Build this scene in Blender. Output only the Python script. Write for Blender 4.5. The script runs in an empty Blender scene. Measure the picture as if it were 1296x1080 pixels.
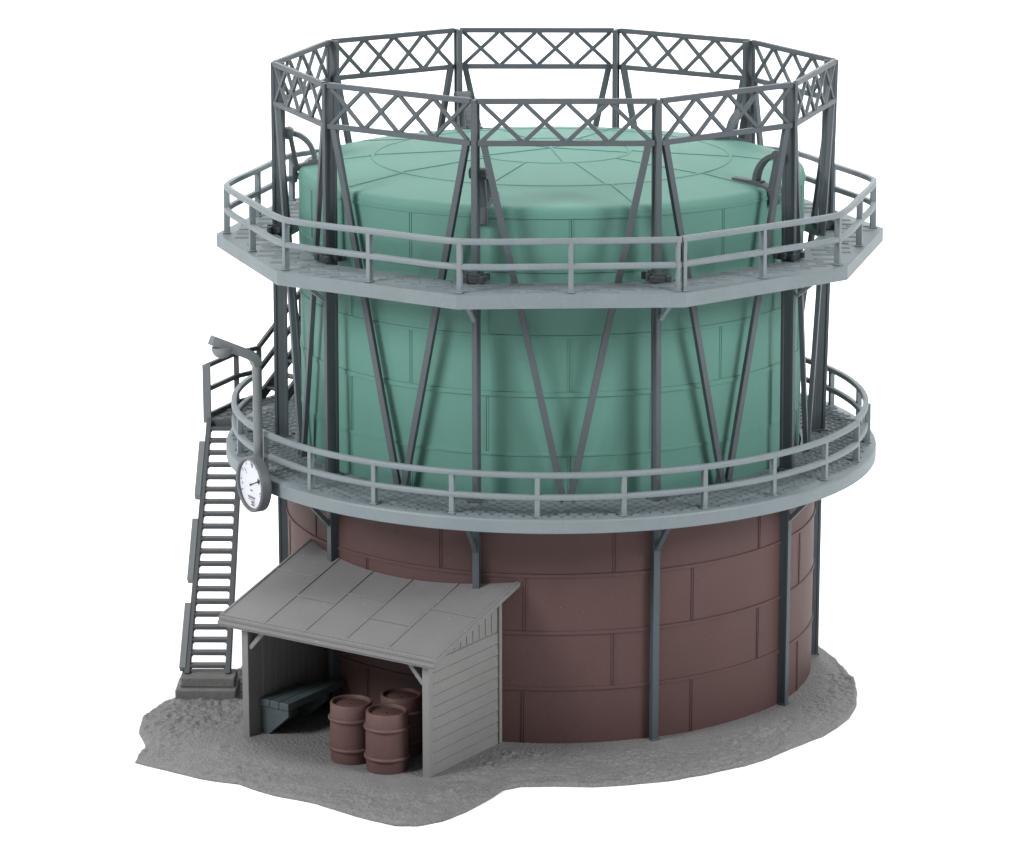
import bpy, bmesh, math, random
from mathutils import Vector, Matrix, noise

random.seed(7)
S = bpy.context.scene
C = S.collection
PI = math.pi
R_ = math.radians

# ------------------------------------------------------------------ camera
cam = bpy.data.cameras.new('camera')
cam.sensor_fit = 'HORIZONTAL'
cam.sensor_width = 36.0
cam.lens = 36.0 * 4250.0 / 1296.0
cam.clip_end = 1000
co = bpy.data.objects.new('camera', cam)
C.objects.link(co)
co.location = (0, -59.617, 19.045)
co.rotation_euler = (R_(90 - 13.782), 0, R_(0.682))
S.camera = co

# ------------------------------------------------------------------ light
W = bpy.data.worlds.new('World')
S.world = W
W.use_nodes = True
bg = W.node_tree.nodes['Background']
bg.inputs[0].default_value = (1, 1, 1, 1)
bg.inputs[1].default_value = 0.38


def area(name, loc, target, sx, sy, power):
    l = bpy.data.lights.new(name, 'AREA')
    l.shape = 'RECTANGLE'
    l.size, l.size_y, l.energy = sx, sy, power
    o = bpy.data.objects.new(name, l)
    C.objects.link(o)
    o.location = loc
    o.rotation_euler = (Vector(target) - Vector(loc)).to_track_quat('-Z', 'Y').to_euler()
    return o


area('softbox_left', (-29, -22, 25), (0, 0, 6), 11, 14, 15500)
area('softbox_right', (29, -22, 25), (0, 0, 6), 11, 14, 13500)
area('softbox_overhead', (0, -4, 40), (0, 0, 0), 30, 30, 800)
area('backdrop_light', (0, 8, 34), (0, 34, 6), 60, 8, 22000)

S.view_settings.view_transform = 'Standard'
S.view_settings.look = 'None'
S.view_settings.exposure = -0.04
S.view_settings.gamma = 1.0
S.view_settings.use_curve_mapping = False


# ------------------------------------------------------------------ materials
def mat(name, col, rough=0.55, var=0.06, vscale=1.2, bump=0.12, bscale=40, bdist=0.01, specks=0.0, spec=0.35, grain=0.8):
    m = bpy.data.materials.new(name)
    m.use_nodes = True
    nt = m.node_tree
    N, L = nt.nodes, nt.links
    b = N['Principled BSDF']
    b.inputs['Roughness'].default_value = rough
    b.inputs['Specular IOR Level'].default_value = spec
    tc = N.new('ShaderNodeTexCoord')
    n1 = N.new('ShaderNodeTexNoise')
    n1.inputs['Scale'].default_value = vscale
    n1.inputs['Detail'].default_value = 6
    n1.inputs['Roughness'].default_value = 0.65
    L.new(tc.outputs['Object'], n1.inputs['Vector'])
    mr = N.new('ShaderNodeMapRange')
    mr.inputs[1].default_value = 0.3
    mr.inputs[2].default_value = 0.7
    mr.inputs[3].default_value = 1 - var
    mr.inputs[4].default_value = 1 + var
    L.new(n1.outputs[0], mr.inputs[0])
    # fine moulded grain
    ng = N.new('ShaderNodeTexNoise')
    ng.inputs['Scale'].default_value = 28
    ng.inputs['Detail'].default_value = 3
    L.new(tc.outputs['Object'], ng.inputs['Vector'])
    mg = N.new('ShaderNodeMapRange')
    mg.inputs[1].default_value = 0.25
    mg.inputs[2].default_value = 0.75
    mg.inputs[3].default_value = 1 - var * grain
    mg.inputs[4].default_value = 1 + var * grain
    L.new(ng.outputs[0], mg.inputs[0])
    mm = N.new('ShaderNodeMath')
    mm.operation = 'MULTIPLY'
    L.new(mr.outputs[0], mm.inputs[0])
    L.new(mg.outputs[0], mm.inputs[1])
    mul = N.new('ShaderNodeVectorMath')
    mul.operation = 'SCALE'
    mul.inputs[0].default_value = col
    L.new(mm.outputs[0], mul.inputs['Scale'])
    out = mul.outputs[0]
    if specks:
        v = N.new('ShaderNodeTexVoronoi')
        v.inputs['Scale'].default_value = 3.2
        L.new(tc.outputs['Object'], v.inputs['Vector'])
        lt = N.new('ShaderNodeMath')
        lt.operation = 'LESS_THAN'
        lt.inputs[1].default_value = specks
        L.new(v.outputs['Distance'], lt.inputs[0])
        mx = N.new('ShaderNodeMix')
        mx.data_type = 'RGBA'
        L.new(lt.outputs[0], mx.inputs['Factor'])
        L.new(out, mx.inputs['A'])
        mx.inputs['B'].default_value = (0.42, 0.40, 0.40, 1)
        out = mx.outputs['Result']
    L.new(out, b.inputs['Base Color'])
    nb = N.new('ShaderNodeTexNoise')
    nb.inputs['Scale'].default_value = bscale
    nb.inputs['Detail'].default_value = 4
    L.new(tc.outputs['Object'], nb.inputs['Vector'])
    bp = N.new('ShaderNodeBump')
    bp.inputs['Strength'].default_value = bump
    bp.inputs['Distance'].default_value = bdist
    L.new(nb.outputs[0], bp.inputs['Height'])
    L.new(bp.outputs[0], b.inputs['Normal'])
    return m


M_GREEN = mat('green_plastic', (0.083, 0.196, 0.162), 0.62, 0.035, 0.6, 0.12, 45, spec=0.25)
M_BROWN = mat('brown_plastic', (0.074, 0.041, 0.039), 0.6, 0.07, 0.8, 0.14, 40, specks=0.015, spec=0.25)
M_DRUM = mat('drum_plastic', (0.085, 0.045, 0.041), 0.6, 0.08, 2.0, 0.2, 40)
M_FRAME = mat('frame_grey_plastic', (0.062, 0.075, 0.085), 0.5, 0.08, 1.0, 0.12, 30)
M_COLUMN = mat('column_blue_grey_plastic', (0.050, 0.066, 0.076), 0.5, 0.08, 1.0, 0.12, 30)
M_DECK = mat('deck_grey_plastic', (0.145, 0.175, 0.188), 0.55, 0.08, 1.0, 0.16, 30)
M_GRATE = mat('grating_grey_plastic', (0.105, 0.130, 0.142), 0.6, 0.10, 2.0, 0.3, 26, 0.02)
M_STAIR = mat('stair_grey_plastic', (0.062, 0.070, 0.075), 0.55, 0.10, 1.5, 0.2, 30)
M_PLATE = mat('plate_grey_plastic', (0.135, 0.150, 0.158), 0.55, 0.06, 1.5, 0.12, 30)
M_SHED = mat('shed_grey_plastic', (0.150, 0.149, 0.148), 0.62, 0.06, 1.2, 0.2, 35)
M_ROOF = mat('roof_grey_plastic', (0.150, 0.148, 0.148), 0.62, 0.06, 1.2, 0.2, 40, specks=0.03)
M_WALL = mat('siding_grey_plastic', (0.168, 0.168, 0.166), 0.62, 0.05, 1.5, 0.2, 35)
M_BENCH = mat('bench_dark_plastic', (0.050, 0.066, 0.072), 0.5, 0.15, 3.0, 0.3, 25)
M_FEET = mat('feet_dark_plastic', (0.046, 0.056, 0.061), 0.45, 0.15, 4.0, 0.3, 20)
M_GRAVEL = mat('gravel_grey_plastic', (0.146, 0.145, 0.146), 0.7, 0.10, 2.2, 0.75, 18, 0.05, specks=0.022, grain=3.0)
M_FOOT = mat('footing_grey_plastic', (0.118, 0.116, 0.114), 0.7, 0.14, 2.0, 0.5, 14, 0.03)
M_GAUGE = mat('gauge_housing_plastic', (0.085, 0.095, 0.102), 0.5, 0.06, 2.0, 0.12, 30)
M_DIAL = mat('dial_white_paper', (0.47, 0.48, 0.525), 0.5, 0.01, 2.0, 0.0)
M_INK = mat('black_ink', (0.012, 0.012, 0.014), 0.5, 0.0, 2.0, 0.0)
M_PALEINK = mat('pale_ink', (0.30, 0.30, 0.33), 0.5, 0.0, 2.0, 0.0)
M_GROUND = mat('white_paper_sweep', (0.92, 0.92, 0.92), 0.9, 0.0, 1.0, 0.0, spec=0.0)


# ------------------------------------------------------------------ helpers
def az(a, r, z=0.0):
    """a point at azimuth a (degrees, 0 = towards the photographer, + to the right), radius r"""
    a = R_(a)
    return Vector((r * math.sin(a), -r * math.cos(a), z))


def rad(a):
    return az(a, 1.0)


def tan(a):
    a = R_(a)
    return Vector((math.cos(a), math.sin(a), 0))


class MB:
    def __init__(self, off=(0, 0, 0)):
        self.bm = bmesh.new()
        self.off = Vector(off)
        self.cut = None

    def faces(self, verts, faces):
        vs = [self.bm.verts.new(Vector(v) - self.off) for v in verts]
        for f in faces:
            try:
                self.bm.faces.new([vs[i] for i in f])
            except ValueError:
                pass
        return self

    def loft(self, rings, closed=True, cap=True):
        """rings: list of equal-length point lists"""
        n = len(rings[0])
        verts = [p for r in rings for p in r]
        fs = []
        for i in range(len(rings) - 1):
            for j in range(n if closed else n - 1):
                k = (j + 1) % n
                fs.append((i * n + j, i * n + k, (i + 1) * n + k, (i + 1) * n + j))
        if cap:
            fs.append(tuple(range(n))[::-1])
            fs.append(tuple((len(rings) - 1) * n + j for j in range(n)))
        return self.faces(verts, fs)

    def prism(self, sec, p0, p1, u0, v0, u1=None, v1=None):
        u1 = u1 or u0
        v1 = v1 or v0
        p0, p1 = Vector(p0), Vector(p1)
        return self.loft([[p0 + u0 * a + v0 * b for a, b in sec], [p1 + u1 * a + v1 * b for a, b in sec]])

    def bar(self, p0, p1, w, d, side):
        """rectangular bar; w measured along 'side' (made square to the bar), d along the third axis"""
        p0, p1 = Vector(p0), Vector(p1)
        t = (p1 - p0).normalized()
        u = Vector(side)
        u = (u - t * u.dot(t)).normalized()
        v = t.cross(u)
        sec = [(-w / 2, -d / 2), (w / 2, -d / 2), (w / 2, d / 2), (-w / 2, d / 2)]
        return self.prism(sec, p0, p1, u, v)

    def box(self, c, sx, sy, sz, u=Vector((1, 0, 0)), v=Vector((0, 1, 0))):
        c = Vector(c)
        sec = [(-sx / 2, -sy / 2), (sx / 2, -sy / 2), (sx / 2, sy / 2), (-sx / 2, sy / 2)]
        return self.prism(sec, c - Vector((0, 0, sz / 2)), c + Vector((0, 0, sz / 2)), u, v)

    def tube(self, pts, r, n=10, closed=False, flat=1.0, cap=True):
        pts = [Vector(p) for p in pts]
        rings = []
        m = len(pts)
        for i, p in enumerate(pts):
            if closed:
                t = (pts[(i + 1) % m] - pts[i - 1]).normalized()
            else:
                t = (pts[min(i + 1, m - 1)] - pts[max(i - 1, 0)]).normalized()
            ref = Vector((0, 0, 1)) if abs(t.z) < 0.95 else Vector((1, 0, 0))
            u = t.cross(ref).normalized()
            v = u.cross(t).normalized()
            rings.append([p + u * (r * flat * math.cos(2 * PI * j / n)) + v * (r * math.sin(2 * PI * j / n)) for j in range(n)])
        if closed:
            rings.append(rings[0])
            return self.loft(rings, True, False)
        return self.loft(rings, True, cap)

    def sweep(self, pts, sec, closed=False):
        """sec (radial, z) swept along points on a path about the z axis"""
        pts = [Vector(p) for p in pts]
        m = len(pts)
        rings = []
        for i, p in enumerate(pts):
            if closed:
                t = pts[(i + 1) % m] - pts[i - 1]
            else:
                t = pts[min(i + 1, m - 1)] - pts[max(i - 1, 0)]
            t.z = 0
            t.normalize()
            o = Vector((t.y, -t.x, 0))
            rings.append([p + o * a + Vector((0, 0, b)) for a, b in sec])
        if closed:
            rings.append(rings[0])
        return self.loft(rings, True, not closed)

    def lathe(self, prof, n=160, cap=False):
        rings = []
        for r, z in prof:
            rings.append([Vector((r * math.sin(2 * PI * j / n), -r * math.cos(2 * PI * j / n), z)) for j in range(n)])
        return self.loft(rings, True, cap)

    def switch(self):
        self.cut = len(self.bm.faces)

    def build(self, name, material, parent=None, bevel=0.0, seg=2, smooth=35, merge=False, second=None):
        bm = self.bm
        if second:
            for i, f in enumerate(bm.faces):
                f.material_index = 1 if i >= self.cut else 0
        if merge:
            bmesh.ops.remove_doubles(bm, verts=bm.verts, dist=1e-5)
        bmesh.ops.recalc_face_normals(bm, faces=bm.faces)
        me = bpy.data.meshes.new(name)
        bm.to_mesh(me)
        bm.free()
        me.materials.append(material)
        if second:
            me.materials.append(second)
        for p in me.polygons:
            p.use_smooth = True
        me.set_sharp_from_angle(angle=R_(smooth))
        o = bpy.data.objects.new(name, me)
        C.objects.link(o)
        if parent:
            o.parent = parent
        if bevel:
            b = o.modifiers.new('bevel', 'BEVEL')
            b.width = bevel
            b.segments = seg
            b.limit_method = 'ANGLE'
            b.angle_limit = R_(40)
            b.harden_normals = True
        return o


def thing(name, label, cat, loc=(0, 0, 0), rz=0.0, group=None):
    o = bpy.data.objects.new(name, None)
    C.objects.link(o)
    o.location = loc
    o.rotation_euler = (0, 0, rz)
    o.empty_display_size = 0.3
    o['label'] = label
    o['category'] = cat
    if group:
        o['group'] = group
    return o


def arc(a0, a1, r, z, step=2.0):
    n = max(2, int(abs(a1 - a0) / step))
    return [az(a0 + (a1 - a0) * i / n, r, z) for i in range(n + 1)]


H_SEC = lambda w, d, f, t: [(-w / 2, 0), (w / 2, 0), (w / 2, -f), (t / 2, -f), (t / 2, -d + f), (w / 2, -d + f), (w / 2, -d),
                            (-w / 2, -d), (-w / 2, -d + f), (-t / 2, -d + f), (-t / 2, -f), (-w / 2, -f)]

# ------------------------------------------------------------------ white sweep the model stands on
g = MB()
prof = [(-170, -0.1), (22, -0.1)]
for i in range(1, 13):
    a = i / 12 * PI / 2
    prof.append((22 + 12 * math.sin(a), -0.1 + 12 * (1 - math.cos(a))))
prof.append((34, 60))
rings = [[(-110, y, z), (110, y, z)] for y, z in prof]
g.loft(rings, closed=False, cap=False)
ground = g.build('ground', M_GROUND, smooth=60)
ground['kind'] = 'structure'

# ------------------------------------------------------------------ base plate of moulded gravel
OUT = [(-51.3, 9.02), (-55.0, 8.48), (-60.1, 8.26), (-64.8, 7.95), (-69.5, 7.42), (-74, 6.75), (-79.0, 6.0), (-86, 5.72), (-95, 5.55),
       (-120, 5.5), (-150, 5.5), (-180, 5.5), (-210, 5.45), (-240, 5.3), (-261, 5.16), (-270.5, 5.36), (-281.1, 5.66),
       (-290, 5.88), (-300.4, 6.15), (-311.5, 6.31), (-319.4, 6.35), (-327.2, 6.55), (-335.8, 6.63), (-342.4, 6.75), (-348.3, 6.78),
       (-354, 6.80), (-359.5, 6.74), (-364, 6.80), (-366.5, 7.01), (-367.2, 7.3), (-369.7, 8.1), (-371.6, 8.6), (-373.7, 8.9),
       (-376.0, 9.0), (-378.9, 8.89), (-382.1, 8.73), (-386.6, 8.55), (-391.8, 8.56), (-397.8, 8.5), (-402.6, 8.72), (-407.1, 8.85),
       (-411.3, 9.02)]
SHED_AZ = -32.7
SH_OUT, SH_T = rad(SHED_AZ), tan(SHED_AZ)


def outline(a):
    for (a0, r0), (a1, r1) in zip(OUT, OUT[1:]):
        if a1 <= a <= a0:
            f = (a - a0) / (a1 - a0)
            return r0 + (r1 - r0) * f
    return 5.5


def smst(a, b, x):
    t = min(1, max(0, (x - a) / (b - a)))
    return t * t * (3 - 2 * t)


NA, NR = 1500, 104
rings = []
for j in range(NR + 5):
    ring = []
    for i in range(NA):
        a = -51.3 - 360 * i / NA
        ro = outline(a)
        ro += 0.035 * noise.noise(Vector((math.sin(R_(a)) * 14, math.cos(R_(a)) * 14, 3.3)))
        ri = 4.55
        if j < NR:
            r = ri + (ro - 0.07 - ri) * j / (NR - 1)
        else:
            r = ro - 0.07 + [0.03, 0.055, 0.07, 0.072, 0.06][j - NR]
        p = az(a, r)
        t, o = p.dot(SH_T), p.dot(SH_OUT)
        inshed = smst(-2.5, -2.2, t) * smst(2.3, 2.0, t) * smst(7.9, 7.2, o) if o > 0 else 0
        ringm = smst(5.15, 5.5, r)
        patch = smst(-0.25, 0.25, noise.noise(Vector((p.x * .55, p.y * .55, 7.1))))
        m = ringm * (1 - inshed) * (0.35 + 0.65 * patch)
        rough = .55 * noise.fractal(Vector((p.x * 5.0, p.y * 5.0, 0)), 1.0, 2.0, 2) + .75 * noise.noise(Vector((p.x * 12, p.y * 12, 4.4)))
        z = 0.055 * m * rough + 0.02 * (1 - inshed) * noise.noise(Vector((p.x * .8, p.y * .8, 1.7)))
        for cx, cy, cr in ((3.05, -5.75, .55), (-5.6, -5.3, .5), (-1.6, -7.5, .6), (5.15, -1.2, .45), (-6.3, -3.6, .5)):
            w = smst(cr, cr * .3, math.hypot(p.x - cx, p.y - cy))
            if w:
                z += .05 * w * max(0, noise.noise(Vector((p.x * 7, p.y * 7, 9.1))) + .15)
        edge = smst(0.45, 0.07, ro - r)
        z -= 0.03 * edge
        if j >= NR:
            z += [-0.008, -0.025, -0.045, -0.075, -0.1][j - NR]
        p.z = max(z, -0.098)
        ring.append(p)
    ring.append(ring[0].copy())
    rings.append(ring)
g = MB()
g.loft(rings, closed=False, cap=False)
base = g.build('base_plate', M_GRAVEL, smooth=80, merge=True)
base['label'] = 'grey base plate moulded as gravel with an irregular outline, under the whole model'
base['category'] = 'base plate'

# ------------------------------------------------------------------ gasometer
gas = thing('gasometer', 'round model gasometer with brown tank, grey lattice guide frame and two railed walkways', 'gas holder')
POST = [-86.72, -50.72, -14.72, 21.28, 57.28, 93.28, 129.28, 165.28, 201.28, 237.28]
TOPV = [(5.00, -87.5), (4.87, -52.9), (5.02, -14.9), (5.11, 20.3), (5.00, 56.4), (5.12, 92.8), (4.81, 128.4), (4.87, 165.0),
        (5.05, 201.4), (5.11, 235.1)]
ZT, ZB = 11.10, 10.40
ZD, ZU = 4.28, 8.05
RB = 5.035

# the brown tank, its weld seams standing a little proud
g = MB()
RT_ = 4.83
g.lathe([(RT_, -0.05), (RT_, 4.06), (4.5, 4.06)], 220)
for z in (0.985, 1.98, 2.99):
    g.sweep(arc(0, 360, RT_ - 0.01, z, 1.6)[:-1], [(0, -.035), (.032, -.028), (.032, .028), (0, .035)], True)
for z0, z1, ph in ((0.0, .95, -5.3), (1.02, 1.945, 13.1), (2.015, 2.955, -5.3), (3.025, 4.05, 13.0)):
    for k in range(10):
        a = ph + 36 * k + random.uniform(-.3, .3)
        for s in (-.24, .24):
            g.bar(az(a + s, RT_ + .004, z0), az(a + s, RT_ + .002, z1), .022, .022, tan(a))
tank = g.build('tank_wall', M_BROWN, gas, smooth=40)

for k, a in enumerate(POST):
    g = MB()
    g.prism([(-.058, 0), (.058, 0), (.058, -.05), (.045, -.05), (.045, -.19), (-.045, -.19), (-.045, -.05), (-.058, -.05)], az(a, 5.0, -0.06), az(a, 5.0, 4.03), tan(a), rad(a))
    g.box(az(a, 4.94, 0.0), .15, .16, .06, tan(a), rad(a))
    c = g.build('tank_column', M_COLUMN, gas, .008)
    g = MB()
    g.bar(az(a, 4.985, 3.42), az(a, 5.55, 4.03), .085, .075, tan(a))
    g.build('bracket', M_COLUMN, c, .01)


def rail_post(parent, a, r, z0, h, rz=None, w=.088, d=.10, m=M_DECK):
    g = MB()
    g.bar(az(a, r, z0 - .01), az(a, r - .01, z0 + h), w, d, tan(a))
    g.box(az(a, r, z0 + .015), w * 1.5, d * 1.4, .03, tan(a), rad(a))
    return g.build('railing_post', m, parent, .02, 2)


# lower walkway: a round deck with ribbed tread
RO = 5.92
g = MB()
g.lathe([(4.56, ZD), (5.86, ZD), (5.905, ZD - .012), (RO, ZD - .04), (RO, ZD - .235), (5.90, ZD - .25), (4.56, ZD - .25), (4.56, ZD)], 240)


def tread_rows(g, inside, z, step, w, h, xr, seg):
    """short raised bars in rows, kept where inside(x, y) holds"""
    y = -6.2
    row = 0
    while y < 6.2:
        x = -6.2 + (row % 2) * seg * .5
        while x < 6.2:
            x1 = x + seg * random.uniform(.72, .86)
            if inside(x, y) and inside(x1, y):
                jy = random.uniform(-.01, .01)
                g.faces([(x, y + jy - w / 2, z - .005), (x1, y + jy - w / 2, z - .005), (x1, y + jy + w / 2, z - .005), (x, y + jy + w / 2, z - .005),
                         (x + .015, y + jy - w * .28, z + h), (x1 - .015, y + jy - w * .28, z + h), (x1 - .015, y + jy + w * .28, z + h), (x + .015, y + jy + w * .28, z + h)],
                        [(4, 5, 6, 7), (0, 1, 5, 4), (1, 2, 6, 5), (2, 3, 7, 6), (3, 0, 4, 7)])
            x += seg
        y += step
        row += 1


g.switch()
tread_rows(g, lambda x, y: 4.62 < math.hypot(x, y) < 5.83, ZD, .15, .10, .030, 6, .21)
low = g.build('walkway', M_DECK, gas, smooth=25, second=M_GRATE)
low['label'] = 'round lower walkway with ribbed tread'

LR = 5.765
lp = [-2.2 + 14.4 * k for k in range(-6, 17)]
for a in lp:
    if -99 < a < 237:
        rail_post(low, a, LR, ZD, .73)
SQ = [(-.047, -.042), (-.03, -.05), (.03, -.05), (.047, -.035), (.047, .035), (.03, .05), (-.03, .05), (-.047, .042)]
for nm, z in (('handrail', 5.0), ('middle_rail', 4.62)):
    g = MB()
    g.sweep(arc(-104, 69.6, LR, z, 1.5), SQ)
    g.build(nm, M_DECK, low, smooth=50)
    g = MB()
    g.sweep(arc(69.4, 229, LR - .05, z + .01, 1.5), SQ)
    g.build(nm, M_DECK, low, smooth=50)

# upper walkway: a ten-sided deck
RU = 6.02
UP = [POST[k] + (0.2 if k % 2 else -.2) for k in range(10)]
g = MB()
n = 10
top = [az(a, RU, ZU) for a in UP]
inn = [az(a, 4.97, ZU) for a in UP]
rings = [inn, top, [p - Vector((0, 0, .235)) for p in top], [p - Vector((0, 0, .20)) for p in inn], inn]
g.loft([r + [r[0]] for r in rings], closed=False, cap=False)


def in_deca(x, y, rad_c):
    a = math.degrees(math.atan2(x, -y))
    d = (a - POST[0]) % 36 - 18
    return math.hypot(x, y) * math.cos(R_(d)) < rad_c * math.cos(R_(18))


g.switch()
tread_rows(g, lambda x, y: in_deca(x, y, 5.93) and not in_deca(x, y, 5.04), ZU, .21, .15, .016, 6, .55)
upw = g.build('walkway', M_DECK, gas, smooth=25, second=M_GRATE)
upw['label'] = 'ten-sided upper walkway with plank floor'

verts = [az(a, 5.83, 0) for a in UP]
rp = []
for k in range(10):
    p, q = verts[k], verts[(k + 1) % 10]
    rp.append((p, UP[k], True))
    mid = (p + q) / 2
    mid *= 5.60 / mid.length
    rp.append((mid, UP[k] + 18, False))


def rail_path(z, i0, i1):
    """through the post tops, corners eased"""
    pts = []
    P = [rp[i % 20][0] for i in range(i0, i1 + 1)]
    for i in range(len(P) - 1):
        p0, p1, p2, p3 = P[max(i - 1, 0)], P[i], P[i + 1], P[min(i + 2, len(P) - 1)]
        for s in range(8):
            t = s / 8
            v = 0.5 * ((2 * p1) + (p2 - p0) * t + (2 * p0 - 5 * p1 + 4 * p2 - p3) * t * t + (-p0 + 3 * p1 - 3 * p2 + p3) * t ** 3)
            v = v * .55 + (p1 + (p2 - p1) * t) * .45
            pts.append(Vector((v.x, v.y, z)))
    pts.append(Vector((P[-1].x, P[-1].y, z)))
    return pts


for i, (p, a, corner) in enumerate(rp):
    r = p.length
    aa = math.degrees(math.atan2(p.x, -p.y))
    if i == 6:
        rail_post(upw, aa - .55, r, ZU, .86, w=.06)
        rail_post(upw, aa + .55, r + .01, ZU, .88, w=.06)
    else:
        rail_post(upw, aa, r, ZU, .86, w=.085, d=.11)
for nm, z in (('handrail', ZU + .87), ('middle_rail', ZU + .45)):
    g = MB()
    g.sweep(rail_path(z, 6, 16), SQ)
    g.build(nm, M_DECK, upw, smooth=50)
    g = MB()
    g.sweep(rail_path(z - .01, 16, 26), SQ)
    g.build(nm, M_DECK, upw, smooth=50)

# guide posts
for k in range(10):
    a0 = POST[k]
    r1, a1 = TOPV[k]
    g = MB()
    p0, p1 = az(a0, RB, ZD - .01), az(a1, r1, ZT + .02)
    g.prism(H_SEC(.09, .25, .055, .045), p0, p1, tan(a0), rad(a0), tan(a1), rad(a1))
    po = g.build('guide_post', M_FRAME, gas, .008)
    g = MB()
    f = (ZU - ZD) / (ZT - ZD)
    c = p0.lerp(p1, f)
    pc = c - rad(a0) * .135
    g.box(pc + Vector((0, 0, .055)), .25, .36, .10, tan(a0), rad(a0))
    g.box(pc + Vector((0, 0, .13)), .20, .31, .07, tan(a0), rad(a0))
    for s in (-1, 1):
        for d in (.05, -.13, -.30):
            q = c + rad(a0) * d + tan(a0) * (s * .15) + Vector((0, 0, .02))
            g.tube([q, q + Vector((0, 0, .10 + .03 * random.random()))], .05, 8)
    g.build('base_flange', M_FEET, po, .012)
    g = MB()
    g.bar(az(a0, RB + .005, ZU - .62), az(a0, RB + .50, ZU - .22), .075, .07, tan(a0))
    g.build('bracket', M_DECK, po, .01)
    g = MB()
    g.box(az(a0, RB - .13, ZD + .03), .23, .36, .055, tan(a0), rad(a0))
    g.build('base_flange', M_FRAME, po, .01)

# lattice girders between the post heads
for k in range(10):
    ra, aa = TOPV[k]
    rb, ab = TOPV[(k + 1) % 10]
    if ab < aa:
        ab += 360
    A, B = az(aa, ra - .05), az(ab, rb - .05)
    t = (B - A).normalized()
    nrm = Vector((t.y, -t.x, 0))
    A = A + t * .055
    B = B - t * .055
    up = Vector((0, 0, 1))
    g = MB()
    g.bar(A + up * (ZT - .005), B + up * (ZT - .005), .092, .085, up)
    g.bar(A + up * ZB, B + up * ZB, .092, .085, up)
    L = (B - A).length
    m0 = .05
    st = (L - 2 * m0) / 4
    for i in range(4):
        x0, x1 = m0 + st * i + .02, m0 + st * (i + 1) - .02
        for s in (0, 1):
            za, zb = (ZB + .03, ZT - .04) if s else (ZT - .04, ZB + .03)
            dd = nrm * (.006 * s)
            g.bar(A + t * x0 + up * za + dd, A + t * x1 + up * zb + dd, .070, .055, t)
    g.build('lattice_girder', M_FRAME, gas, .010, 1)

# V braces: from the deck mid-way between two posts up to the girder's lower chord
for k in range(10):
    aa, ab = POST[k], POST[k] + 36
    mid = (az(aa, RB - .05) + az(ab, RB - .05)) / 2
    t = (az(ab, 1) - az(aa, 1)).normalized()
    nrm = Vector((t.y, -t.x, 0))
    for s, kk in ((-1, k), (1, (k + 1) % 10)):
        r1, a1 = TOPV[kk]
        p0 = mid + t * (s * .055) + Vector((0, 0, ZD + .02))
        p1 = az(a1, r1 - .06, ZB - .01) - t * (s * .155)
        g = MB()
        g.bar(p0, p1, .115, .085, t)
        g.box(p0 + Vector((0, 0, .05)) + t * (s * .03), .10, .13, .10, t, nrm)
        g.build('brace', M_FRAME, gas, .010, 2)

# ------------------------------------------------------------------ green bell
bell = thing('gas_bell', 'green gas bell of seamed plates with a low domed roof, standing in the brown tank', 'gas bell', (0, 0, 4.1))
off = (0, 0, 4.1)
RG = 4.53
g = MB(off)
g.lathe([(RG, 4.1), (RG, 9.10), (RG, 9.17), (RG - .015, 9.225), (RG - .05, 9.262), (RG - .12, 9.282), (RG - .2, 9.288)], 220)
for z, w, pr in ((5.035, .035, .014), (6.08, .05, .022), (7.075, .035, .014), (8.2, .035, .018), (9.105, .03, .018)):
    g.sweep(arc(0, 360, RG - .01, z, 1.6)[:-1], [(0, -w), (.01 + pr, -w + .012), (.01 + pr, w - .012), (0, w)], True)
for z0, z1, ph in ((4.15, 5.0, 4.0), (5.07, 6.03, 22.3), (6.13, 7.04, 4.0), (7.11, 8.165, 22.6), (8.235, 9.075, 4.3)):
    for k in range(10):
        a = ph + 36 * k + random.uniform(-.2, .2)
        for s in (-.27, .27):
            g.bar(az(a + s, RG + .001, z0), az(a + s, RG + .001, z1), .020, .018, tan(a))
g.build('bell_wall', M_GREEN, bell, smooth=40)


def roof_z(r):
    P = [(0, 9.56), (1.4, 9.515), (3.2, 9.42), (4.33, 9.288)]
    for (r0, z0), (r1, z1) in zip(P, P[1:]):
        if r <= r1:
            f = (r - r0) / (r1 - r0)
            return z0 + (z1 - z0) * f
    return 9.288


g = MB(off)
g.lathe([(r, roof_z(r)) for r in (4.335, 4.2, 3.8, 3.2, 2.6, 2.0, 1.4, .8, .3, .02)], 200)
for r in (3.2, 1.4):
    g.sweep(arc(0, 360, r, roof_z(r), 2)[:-1], [(-.03, -.01), (-.022, .014), (.022, .008), (.03, -.02)], True)
for r0, r1, ph, nn in ((3.23, 4.32, 18.5, 10), (1.43, 3.17, 17.0, 10), (.05, 1.37, 9, 5)):
    for k in range(nn):
        a = ph + 360 / nn * k
        g.bar(az(a, r0, roof_z(r0) + .002), az(a, r1, roof_z(r1) + .002), .035, .024, tan(a))
g.build('bell_roof', M_GREEN, bell, smooth=40)

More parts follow.
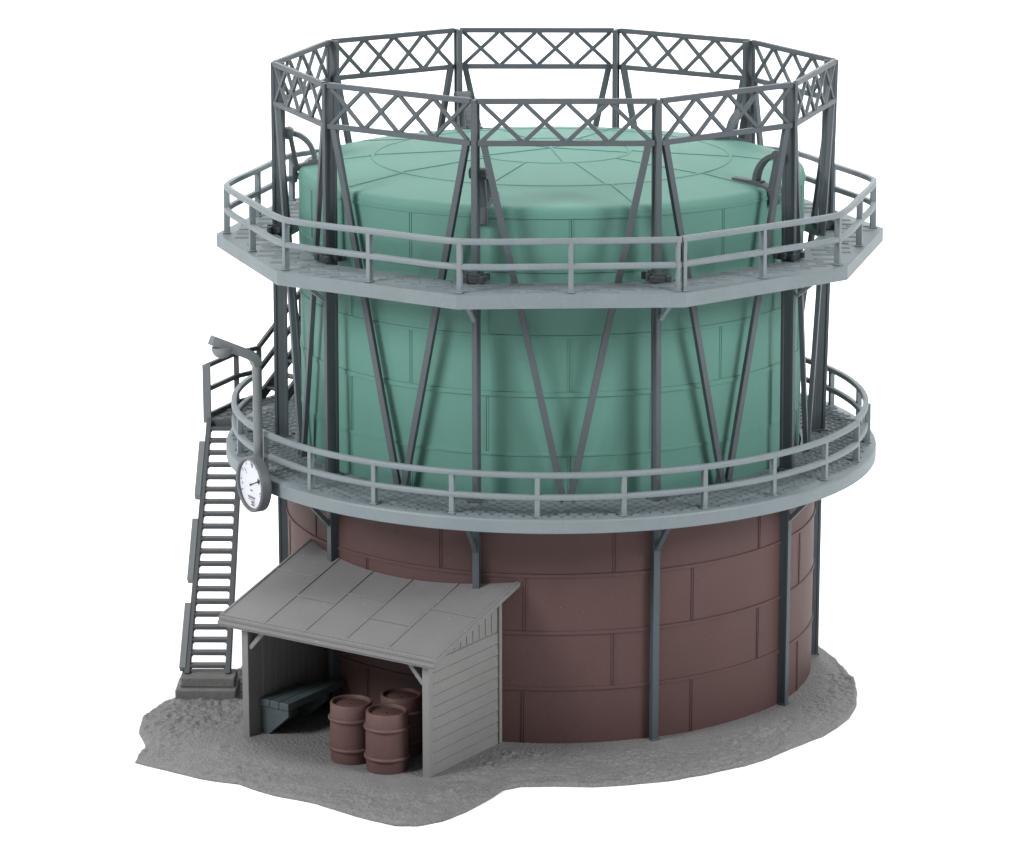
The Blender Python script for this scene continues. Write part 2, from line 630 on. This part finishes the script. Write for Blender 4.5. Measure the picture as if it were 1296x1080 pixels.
# roller guide arms on every other post
for k in (0, 2, 4, 6, 8):
    a = TOPV[k][1] if k != 0 else -87.3
    g = MB(off)
    T = tan(a)
    g.bar(az(a, 3.79, 9.36), az(a, 4.36, 9.335), .18, .085, T)
    g.bar(az(a, 4.18, 9.355), az(a, 4.60, 9.215), .22, .10, T)
    g.bar(az(a, 4.585, 9.27), az(a, 4.60, 8.98), .26, .085, T)
    n = 9
    for i in range(n):
        b0, b1 = PI / 2 * i / n, PI / 2 * (i + 1) / n
        f = lambda b: az(a, 4.70 - .46 * math.cos(b), 9.36 + .50 * math.sin(b))
        g.bar(f(b0), f(b1 + .02), .19, .085, T)
    g.bar(az(a, 4.56, 9.24), az(a, 4.68, 9.86), .22, .075, T)
    arm = g.build('guide_arm', M_FRAME, bell, .012)
    g = MB(off)
    c = az(a, 4.70, 9.86)
    g.tube([c - T * .15, c + T * .15], .10, 18)
    g.tube([c - T * .17, c + T * .17], .035, 10)
    g.build('roller', M_FRAME, arm, .01)

# ------------------------------------------------------------------ stairs
st = thing('staircase', 'steep grey staircase with open treads rising from a footing block to the lower walkway', 'staircase', (-6.13, -2.15, 0))
o = Vector((-6.13, -2.15, 0))
g = MB(o)
g.prism([(-.58, -.42), (.52, -.42), (.52, .36), (-.58, .36)], (-6.13, -2.08, -.08), (-6.13, -2.08, .17), Vector((1, 0, 0)), Vector((0, 1, 0)))
g.prism([(-.50, -.22), (.49, -.22), (.49, .32), (-.50, .32)], (-6.13, -2.15, .16), (-6.13, -2.15, .36), Vector((1, 0, 0)), Vector((0, 1, 0)))
g.build('footing', M_FOOT, st, .04, 3)
S0, S1 = Vector((0, -2.13, .33)), Vector((0, 1.10, 4.24))
X = Vector((1, 0, 0))
sx = lambda f: (-6.52 + .16 * f, -5.79 + .03 * f)
for i in (0, 1):
    g = MB(o)
    p0 = Vector((sx(0)[i], S0.y, S0.z))
    p1 = Vector((sx(1)[i], S1.y, S1.z))
    g.bar(p0, p1, .095, .17, X)
    g.build('stringer', M_STAIR, st, .012)
nt = 20
for i in range(nt):
    f = (i + .75) / (nt + .35)
    l, r = sx(f)
    p = S0.lerp(S1, f)
    g = MB(o)
    g.box(((l + r) / 2, p.y, p.z), r - l, .18, .068)
    # rounded fillets moulded where the tread meets the strings
    for s, xx in ((1, l + .04), (-1, r - .04)):
        g.faces([(xx, p.y - .08, p.z - .08), (xx, p.y + .08, p.z - .08), (xx, p.y + .08, p.z - .02), (xx, p.y - .08, p.z - .02),
                 (xx + s * .055, p.y - .08, p.z - .02), (xx + s * .055, p.y + .08, p.z - .02)],
                [(0, 1, 2, 3), (0, 3, 4), (1, 5, 2), (0, 4, 5, 1), (3, 2, 5, 4)])
    g.build('tread', M_STAIR, st, .014, 2)
for f0, f1 in ((.02, .27), (.36, .60), (.69, .91)):
    p, q = S0.lerp(S1, f0), S0.lerp(S1, f1)
    g = MB(o)
    g.bar((sx(f0)[0] - .09, p.y, p.z), (sx(f1)[0] - .09, q.y, q.z), .12, .20, X)
    g.build('side_plate', M_PLATE, st, .012)
g = MB(o)
LAND = [(-6.40, 1.08), (-5.74, 1.08), (-5.60, 1.9), (-5.0, 2.75), (-4.75, 3.2), (-5.28, 3.12), (-5.52, 2.75), (-5.92, 2.3)]
g.loft([[(x, y, ZD - .17) for x, y in LAND], [(x, y, ZD + .004) for x, y in LAND]])
g.switch()


def in_poly(x, y):
    ins = False
    for (x0, y0), (x1, y1) in zip(LAND, LAND[1:] + LAND[:1]):
        if (y0 > y) != (y1 > y) and x < (x1 - x0) * (y - y0) / (y1 - y0) + x0:
            ins = not ins
    return ins


tread_rows(g, lambda x, y: in_poly(x, y), ZD + .004, .15, .10, .03, 6, .21)
g.build('landing', M_STAIR, st, smooth=25, second=M_STAIR)
LP = [Vector((-6.40, 1.14, ZD)), Vector((-5.95, 2.27, ZD)), Vector((-5.56, 2.74, ZD))]
for i, p in enumerate(LP):
    g = MB(o)
    w = .15 if i == 0 else .10
    g.bar(p + Vector((0, 0, -.08)), p + Vector((0, 0, 1.03)), w, .07, X)
    g.build('railing_post', M_PLATE if i == 0 else M_STAIR, st, .012)
for nm, h in (('handrail', 1.0), ('middle_rail', .55), ('toe_rail', .05)):
    g = MB(o)
    for p, q in zip(LP, LP[1:]):
        g.bar(p + Vector((0, 0, h)), q + Vector((0, 0, h)), .085, .075, Vector((0, 0, 1)))
    g.build(nm, M_STAIR, st, .012)

# second flight, round the back to the upper walkway
o = Vector((-5.56, 2.74, ZD))
st2 = thing('staircase', 'second grey staircase rising behind the guide frame from the landing to the upper walkway', 'staircase', o)
dirn = Vector((math.cos(R_(46)), math.sin(R_(46)), 0))
rgt = Vector((dirn.y, -dirn.x, 0))
run, rise = 4.35, ZU - ZD
q0 = o + Vector((0, 0, .02))
q1 = o + dirn * run + Vector((0, 0, rise - .1))
for s in (0, .62):
    g = MB(o)
    g.bar(q0 + rgt * s, q1 + rgt * s, .08, .18, rgt)
    g.build('stringer', M_STAIR, st2, .012)
for i in range(16):
    f = (i + .8) / 16.4
    p = q0.lerp(q1, f) + rgt * .31
    g = MB(o)
    g.box(p, .56, .18, .05, rgt, dirn)
    g.build('tread', M_STAIR, st2, .012)
for h, nm in ((1.0, 'handrail'), (.55, 'middle_rail')):
    g = MB(o)
    g.bar(q0 + Vector((0, 0, h)), q1 + Vector((0, 0, h)), .08, .085, rgt)
    g.build(nm, M_STAIR, st2, .012)
for f in (.25, .5, .75, 1):
    p = q0.lerp(q1, f)
    g = MB(o)
    g.bar(p, p + Vector((0, 0, 1.0)), .07, .08, rgt)
    g.build('railing_post', M_STAIR, st2, .012)

# ------------------------------------------------------------------ level gauge with its lamp
ga = -57.5
gn, gt = rad(ga), tan(ga)
gc = Vector((-5.158, -3.40, 4.215))
gauge = thing('level_gauge', 'round white dial gauge in grey housing with bent lamp arm on the lower walkway', 'gauge', gc)
up = Vector((0, 0, 1))


def disc(g, c, prof, n=48):
    g.loft([[c + gn * d + gt * (r * math.cos(2 * PI * j / n)) + up * (r * math.sin(2 * PI * j / n)) for j in range(n)] for r, d in prof], True, False)


g = MB(gc)
disc(g, gc, [(.02, -.12), (.47, -.12), (.49, -.105), (.49, .06), (.475, .08), (.445, .08), (.432, .065), (.430, .02), (.02, .02)])
hs = g.build('housing', M_GAUGE, gauge, smooth=35)
g = MB(gc)
disc(g, gc, [(.428, .022), (.425, .030), (.005, .030)])
df = g.build('dial_face', M_DIAL, gauge, smooth=35)
# marks printed on the dial
g = MB(gc)
FZ = .0325


def mark(g, x, y, w, h, ang=0.0):
    c, s = math.cos(ang), math.sin(ang)
    x, y, w, h = x * 1.1, y * 1.1, w * 1.1, h * 1.1
    P = []
    for a, b in ((-w / 2, -h / 2), (w / 2, -h / 2), (w / 2, h / 2), (-w / 2, h / 2)):
        P.append(gc + gt * (x + a * c - b * s) + up * (y + a * s + b * c) + gn * FZ)
    g.faces(P, [(0, 1, 2, 3)])


for i in range(9):
    b = R_(-25 + 28.75 * i)
    mark(g, .345 * math.cos(b), .345 * math.sin(b), .045 if i % 2 else .07, .016, b)
for (x, y, w, h) in ((.03, .31, .025, .075), (.06, .31, .014, .05), (-.19, .19, .035, .018), (-.16, .16, .018, .03), (-.21, .21, .018, .03),
                     (-.30, -.04, .03, .03), (.29, -.09, .03, .03)):
    mark(g, x, y, w, h)
for r_, w in ((-.20, .26), (-.225, .22), (-.25, .24)):
    mark(g, .0, r_, w, .008)
for i in range(6):
    mark(g, -.10 + .04 * i, -.212, .022, .02)
mark(g, 0, -.10, .07, .022)
mark(g, .04, -.305, .11, .07)
g.build('dial_marks', M_INK, df)
g = MB(gc)
FZ = .0355
for x in (.01, .07):
    mark(g, x, -.305, .03, .03)
g.build('logo', M_DIAL, df)
FZ = .0375
g = MB(gc)
mark(g, .12, .045, .27, .018, R_(22))
mark(g, .25, .098, .075, .075, R_(67))
mark(g, -.02, -.012, .06, .035, R_(22))
g.build('pointer', M_INK, gauge)
# pole, arm and lamp
pa = -58.4
pole = az(pa, 5.965)
ct = pole + Vector((0, 0, 6.40))
g = MB(gc)
pts = [pole + Vector((0, 0, 4.1)), pole + Vector((0, 0, 5.0)), pole + Vector((0, 0, 6.28))]
g.tube(pts, .082, 12)
g.build('pole', M_PLATE, gauge, smooth=45)
g = MB(gc)
e = az(-60, 6.74, 6.76) - ct
pts = []
for i in range(8):
    f = i / 7
    pts.append(ct + Vector((0, 0, -.14 * (1 - f))).lerp(e * 0.0, 0) + e * (.16 * f * f) + Vector((0, 0, .10 * f * (1 - f))))
pts += [ct + e * f for f in (.35, .7, 1.0)]
T = tan(-59)
rings = []
for i, p in enumerate(pts):
    d = (pts[min(i + 1, len(pts) - 1)] - pts[max(i - 1, 0)]).normalized()
    nn = d.cross(T).normalized()
    rings.append([p + T * a + nn * b for a, b in ((-.08, -.085), (.08, -.085), (.08, .085), (-.08, .085))])
g.loft(rings)
g.build('lamp_arm', M_PLATE, gauge, .015)
g = MB(gc)
lc = ct + e * .76 + Vector((0, 0, -.05))
rings = []
for r, dz in ((.18, 0), (.18, -.05), (.16, -.11), (.11, -.165), (.05, -.19), (.005, -.193)):
    rings.append([lc + Vector((r * math.cos(2 * PI * j / 24), r * math.sin(2 * PI * j / 24), dz)) for j in range(24)])
g.loft(rings)
g.build('lamp_shade', M_PLATE, gauge, smooth=35)

# ------------------------------------------------------------------ shed
FO = 6.62
shed = thing('open_shed', 'grey lean-to shed open at the front, sheltering drums and a bench against the brown tank', 'shed', tuple(SH_OUT * FO), R_(SHED_AZ))
Y = Vector((0, 1, 0))
rear = lambda x, R=4.83: FO - math.sqrt(R * R - x * x)
rz = lambda y: 2.165 + (y + .23) * .285
XL, XR, YF = -2.37, 2.17, -.23
g = MB()
nx = 40
tp, bt = [], []
for i in range(nx + 1):
    x = XL + (XR - XL) * i / nx
    yr = rear(x)
    tp.append([Vector((x, YF, rz(YF))), Vector((x, yr, rz(yr)))])
    bt.append([p - Vector((0, 0, .085)) for p in tp[-1]])
rings = [[tp[i][0], tp[i][1], bt[i][1], bt[i][0]] for i in range(nx + 1)]
g.loft(rings)
# stepped eave board and verge strips
g.bar((XL + .01, YF - .012, rz(YF) - .10), (XR - .01, YF - .012, rz(YF) - .10), .06, .07, Vector((0, 0, 1)))
g.bar((XL + .03, YF + .03, rz(YF) - .15), (XR - .03, YF + .03, rz(YF) - .15), .06, .06, Vector((0, 0, 1)))
sl = Vector((0, 1, .275)).normalized()


def strip(x0, y0, x1, y1, w=.05, h=.03):
    g.bar((x0, y0, rz(y0) + .004), (x1, y1, rz(y1) + .004), w, h, X if abs(y1 - y0) > abs(x1 - x0) else sl)


XS = [XL + .04, -1.42, -.57, .28, 1.15, XR - .04]
for x in XS:
    strip(x, YF + .01, x, rear(x) - .02, .05, .032)
strip(XL + .06, YF + .05, XR - .06, YF + .05, .045, .026)
for i, f in enumerate((.66, .45, .63, .36, .57)):
    xm = (XS[i] + XS[i + 1]) / 2
    y = YF + (rear(xm) - YF) * f
    strip(XS[i] + .027, y, XS[i + 1] - .027, y, .05, .034)
g.build('roof', M_ROOF, shed, .006, 1, smooth=30)

for s, xo, th in ((-1, -2.03, .13), (1, 1.88, .13)):
    xi = xo - s * th
    yr = rear(xi, 4.80)
    g = MB()
    # solid board core, its top following the roof
    ym = .08
    core = [(ym, -.03), (yr, -.03), (yr, rz(yr) - .09), (ym, rz(ym) - .09)]
    xa, xb = xi, xo - s * .035
    g.loft([[Vector((xa, y, z)) for y, z in core], [Vector((xb, y, z)) for y, z in core]])
    # weatherboards on the outside
    nb = 10
    bh = 2.0 / nb
    for b in range(nb):
        z0, z1 = b * bh + .0, (b + 1) * bh - .012
        g.faces([(xb, ym + .02, z0), (xb, yr - .10, z0), (xb, yr - .10, z1), (xb, ym + .02, z1),
                 (xo, ym + .02, z0), (xo, yr - .10, z0), (xo - s * .014, yr - .10, z1), (xo - s * .014, ym + .02, z1)],
                [(0, 1, 2, 3), (4, 5, 6, 7), (0, 1, 5, 4), (1, 2, 6, 5), (2, 3, 7, 6), (3, 0, 4, 7)])
    # upright boards in the gable above
    y = ym + .10
    while y < yr - .12:
        y2 = y + .17
        zt0, zt1 = rz(y) - .10, rz(y2) - .10
        zb_ = 2.02
        if zt0 > zb_ + .01:
            x2 = xo - s * .012
            g.faces([(xb, y, zb_), (xb, y2, zb_), (xb, y2, zt1), (xb, y, zt0), (x2, y, zb_), (x2, y2, zb_), (x2, y2, zt1), (x2, y, zt0)],
                    [(0, 1, 2, 3), (4, 5, 6, 7), (0, 1, 5, 4), (1, 2, 6, 5), (2, 3, 7, 6), (3, 0, 4, 7)])
        y += .188
    # rear corner strip
    g.bar((xo - s * .01, yr - .05, -.02), (xo - s * .01, yr - .05, rz(yr) - .10), .085, .06, Y)
    # inside planks (upright grooves)
    yy = .45
    while yy < yr - .1:
        g.bar((xi, yy, 0), (xi, yy, rz(yy) - .1), .17, .02, Y)
        yy += .19
    g.build('side_wall', M_WALL if s > 0 else M_SHED, shed, .004, 1)
    g = MB()
    g.bar((xo - s * .065, 0.03, -.03), (xo - s * .065, 0.03, rz(.03) - .09), .135, .13, X)
    g.build('corner_post', M_WALL if s > 0 else M_SHED, shed, .010)
    g = MB()
    g.bar((xi - s * .01, .04, 1.60), (xi - s * .36, .04, 1.99), .075, .08, Y)
    g.build('brace', M_SHED, shed, .01)
g = MB()
g.bar((-1.9, .05, 2.02), (1.75, .05, 2.02), .13, .10, Vector((0, 0, 1)))
g.build('eave_beam', M_SHED, shed, .01)

# bench along the left wall
bx = -1.885
bp0 = Matrix.Rotation(R_(SHED_AZ), 4, 'Z') @ Vector((bx + .3, 1.2, 0)) + SH_OUT * FO
bench = thing('bench', 'dark blue-grey bench of planks along the inner left wall of the shed', 'bench', tuple(bp0), R_(SHED_AZ))
off = Vector((bx + .3, 1.2, 0))
yend = rear(-1.3) - .06
for i in range(3):
    g = MB(off)
    x0 = bx + .005 + .207 * i
    g.prism([(0, 0), (.20, 0), (.20, .13), (0, .13)], (x0, .25 + .0, .50), (x0, yend - .28 * (2 - i), .50), X, Vector((0, 0, 1)))
    g.build('seat_plank', M_BENCH, bench, .012)
for yy in (.28, 1.35):
    g = MB(off)
    P = [(bx + .005, 0), (bx + .17, 0), (bx + .60, .38), (bx + .60, .497), (bx + .005, .497)]
    g.loft([[Vector((x, yy, z)) for x, z in P], [Vector((x, yy + .10, z)) for x, z in P]])
    g.build('end_panel', M_BENCH, bench, .012)

# ------------------------------------------------------------------ three drums
LB = ['reddish brown oil drum at the left of the three, farthest from the shed side wall',
      'reddish brown oil drum standing in front of the other two',
      'reddish brown oil drum at the back, half hidden behind the front drum']
POSD = [(-3.36, -5.655), (-2.735, -6.125), (-2.53, -5.26)]
drum = thing('oil_drum', LB[0], 'drum', (POSD[0][0], POSD[0][1], 0), 0, 'drums in the shed')
g = MB()
g.lathe([(.02, -.03), (.345, -.03), (.352, .0), (.360, .25), (.363, .5), (.360, .78), (.355, 1.015), (.345, 1.03), (.315, 1.03), (.305, 1.02), (.300, .965)], 48)
g.build('body', M_DRUM, drum, smooth=40)
g = MB()
g.lathe([(.302, .962), (.295, .968), (.02, .975)], 48)
lid = g.build('lid', M_DRUM, drum, smooth=40)
for z in (.24, .755):
    g = MB()
    g.lathe([(.355, z - .035), (.388, z - .026), (.395, z), (.388, z + .026), (.355, z + .035)], 48)
    g.build('hoop', M_DRUM, drum, smooth=60)
for i in (1, 2):
    d = drum.copy()
    C.objects.link(d)
    d.location = (POSD[i][0], POSD[i][1], 0)
    d.rotation_euler = (0, 0, 1.3 * i)
    d['label'] = LB[i]
    for ch in drum.children:
        c = ch.copy()
        C.objects.link(c)
        c.parent = d
